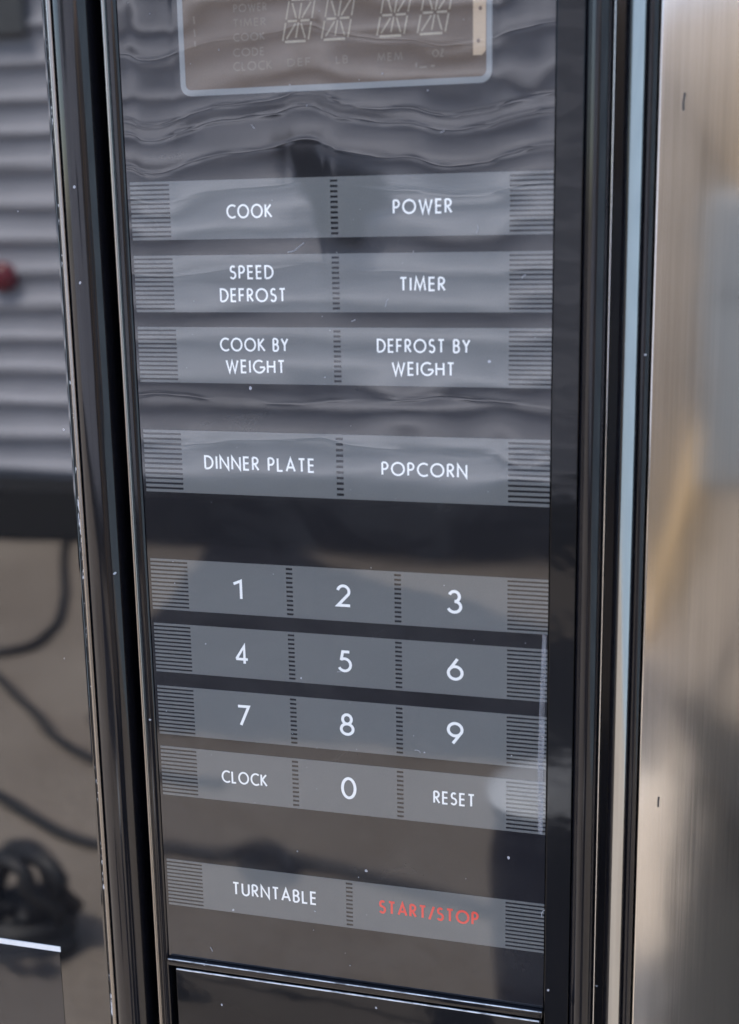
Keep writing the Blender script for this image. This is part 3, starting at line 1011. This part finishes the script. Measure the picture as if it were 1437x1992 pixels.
PX, PY = 0.26, -0.82
HX = PX + 0.0
M_SKIN = matte_mat("skin", (0.36, 0.25, 0.19), 0.5, 0.08)
hipz = -0.30
body = skin_mesh("person", [
    [(HX - 0.03, PY, hipz, (0.15, 0.10)), (PX, PY, -0.12, (0.135, 0.095)), (PX, PY - 0.01, 0.06, (0.15, 0.10)), (PX, PY, 0.20, (0.155, 0.095)), (PX, PY + 0.01, 0.265, (0.07, 0.06)),
     (PX, PY + 0.03, 0.335, (0.052, 0.055)), (PX, PY + 0.06, 0.40, (0.070, 0.085)), (PX, PY + 0.07, 0.475, (0.078, 0.095)), (PX, PY + 0.06, 0.545, (0.055, 0.07))],
    [0, (HX - 0.09, PY, hipz - 0.09, 0.082), (HX - 0.13, PY + 0.03, hipz - 0.42, 0.055), (HX - 0.16, PY - 0.02, hipz - 0.80, 0.038), (HX - 0.17, PY + 0.10, hipz - 0.865, 0.035)],
    [0, (HX + 0.09, PY, hipz - 0.09, 0.082), (HX + 0.13, PY + 0.03, hipz - 0.42, 0.055), (HX + 0.15, PY - 0.02, hipz - 0.80, 0.038), (HX + 0.16, PY + 0.10, hipz - 0.865, 0.035)],
    [3, (PX - 0.185, PY, 0.19, 0.058), (PX - 0.205, PY - 0.01, -0.09, 0.045), (PX - 0.185, PY - 0.09, -0.32, 0.032), (PX - 0.16, PY - 0.16, -0.385, (0.024, 0.04))],
    [3, (PX + 0.19, PY, 0.19, 0.058), (PX + 0.22, PY + 0.10, -0.06, 0.045), (0.22, PY + 0.36, -0.02, 0.032), (0.154, PY + 0.425, 0.00, (0.035, 0.018))],
], M_SKIN)
tag(body, "person in a tan jacket and dark trousers holding up a phone, mirrored in the steel", "person")
skin_mesh("jacket", [
    [(PX, PY, hipz - 0.115, (0.235, 0.16)), (PX, PY, hipz - 0.02, (0.23, 0.155)), (PX + 0.01, PY, -0.12, (0.17, 0.13)), (PX, PY - 0.01, 0.06, (0.175, 0.125)), (PX, PY, 0.20, (0.175, 0.115)), (PX, PY + 0.012, 0.262, (0.085, 0.075))],
    [4, (PX - 0.185, PY, 0.19, 0.082), (PX - 0.205, PY - 0.01, -0.09, 0.072), (PX - 0.187, PY - 0.08, -0.30, 0.058)],
    [4, (PX + 0.19, PY, 0.19, 0.078), (PX + 0.22, PY + 0.10, -0.06, 0.062), (0.255, PY + 0.27, -0.035, 0.048)],
], matte_mat("tan_jacket", (0.125, 0.106, 0.090), 0.85, 0.1), body)
skin_mesh("trousers", [
    [(HX, PY, hipz - 0.02, (0.17, 0.12))],
    [0, (HX - 0.09, PY, hipz - 0.10, 0.105), (HX - 0.13, PY + 0.03, hipz - 0.42, 0.085), (HX - 0.16, PY - 0.02, hipz - 0.83, 0.075)],
    [0, (HX + 0.09, PY, hipz - 0.10, 0.105), (HX + 0.13, PY + 0.03, hipz - 0.42, 0.085), (HX + 0.15, PY - 0.02, hipz - 0.83, 0.075)],
], matte_mat("dark_trousers", (0.007, 0.0075, 0.009), 0.85, 0.2), body)
skin_mesh("hair", [[(PX, PY + 0.03, 0.44, (0.080, 0.07)), (PX, PY + 0.045, 0.50, (0.086, 0.098)), (PX, PY + 0.055, 0.56, (0.062, 0.075))]], matte_mat("brown_hair", (0.05, 0.03, 0.02), 0.7), body)
for s in (-1, 1):
    skin_mesh("shoe", [[(HX + s * 0.16, PY - 0.06, GROUND + 0.045, (0.045, 0.045)), (HX + s * 0.165, PY + 0.05, GROUND + 0.045, (0.048, 0.042)), (HX + s * 0.17, PY + 0.17, GROUND + 0.035, (0.045, 0.03))]], M_RUBBER, body)
# shoulder strap across the jacket
bm = bmesh.new()
tube(bm, [(PX - 0.125, PY - 0.02, 0.285), (PX - 0.125, PY + 0.09, 0.24), (PX - 0.135, PY + 0.165, 0.14), (PX - 0.155, PY + 0.175, 0.0), (PX - 0.185, PY + 0.165, -0.14), (PX - 0.215, PY + 0.12, -0.26)], 0.011, 8, 5)
obj("strap", bm, matte_mat("tan_strap_leather", (0.36, 0.25, 0.13), 0.6, 0.1), body, True)
# fingers closing on the phone edges
for i in range(4):
    L = (0.052, 0.060, 0.056, 0.044)[i]
    z = 0.03 - i * 0.019
    y = PY + 0.435
    skin_mesh("finger", [[(0.178, y - 0.02, z, 0.009), (0.154, y + 0.015, z, 0.0085), (0.172, y + L * 0.72, z + 0.002, 0.008), (0.158, y + L * 0.80, z + 0.003, 0.0065)]], M_SKIN, body, 1)
    fx, fy = PX - 0.15 + 0.002 * i, PY - 0.135 - 0.021 * i
    skin_mesh("finger", [[(fx, fy - 0.004, -0.40, 0.009), (fx + 0.012, fy, -0.43, 0.0085), (fx + 0.03, fy + 0.004, -0.43 - L * 0.6, 0.008), (fx + 0.045, fy + 0.003, -0.43 - L, 0.0065)]], M_SKIN, body, 1)
skin_mesh("thumb", [[(0.178, PY + 0.405, 0.02, 0.012), (0.174, PY + 0.435, 0.045, 0.0105), (0.154, PY + 0.447, 0.062, 0.009)]], M_SKIN, body, 1)
skin_mesh("thumb", [[(PX - 0.155, PY - 0.13, -0.37, 0.012), (PX - 0.14, PY - 0.115, -0.40, 0.0105), (PX - 0.125, PY - 0.11, -0.43, 0.009)]], M_SKIN, body, 1)

# phone just behind the lens
bm = bmesh.new()
add_box(bm, 0.090, 0.166, -0.3600, -0.3520, -0.065, 0.092, 0.006, 3)
ph = mark_sharp(obj("phone", bm, gloss_mat("blue_grey_glass", (0.13, 0.145, 0.165), 1.5, 0.2, dust=False)))
tag(ph, "blue grey phone held upright in front of the oven by the photographer", "phone")
bm = bmesh.new()
add_box(bm, 0.098, 0.120, -0.3518, -0.3500, 0.040, 0.088, 0.0006, 2)
obj("camera_bump", bm, ph.data.materials[0], ph)
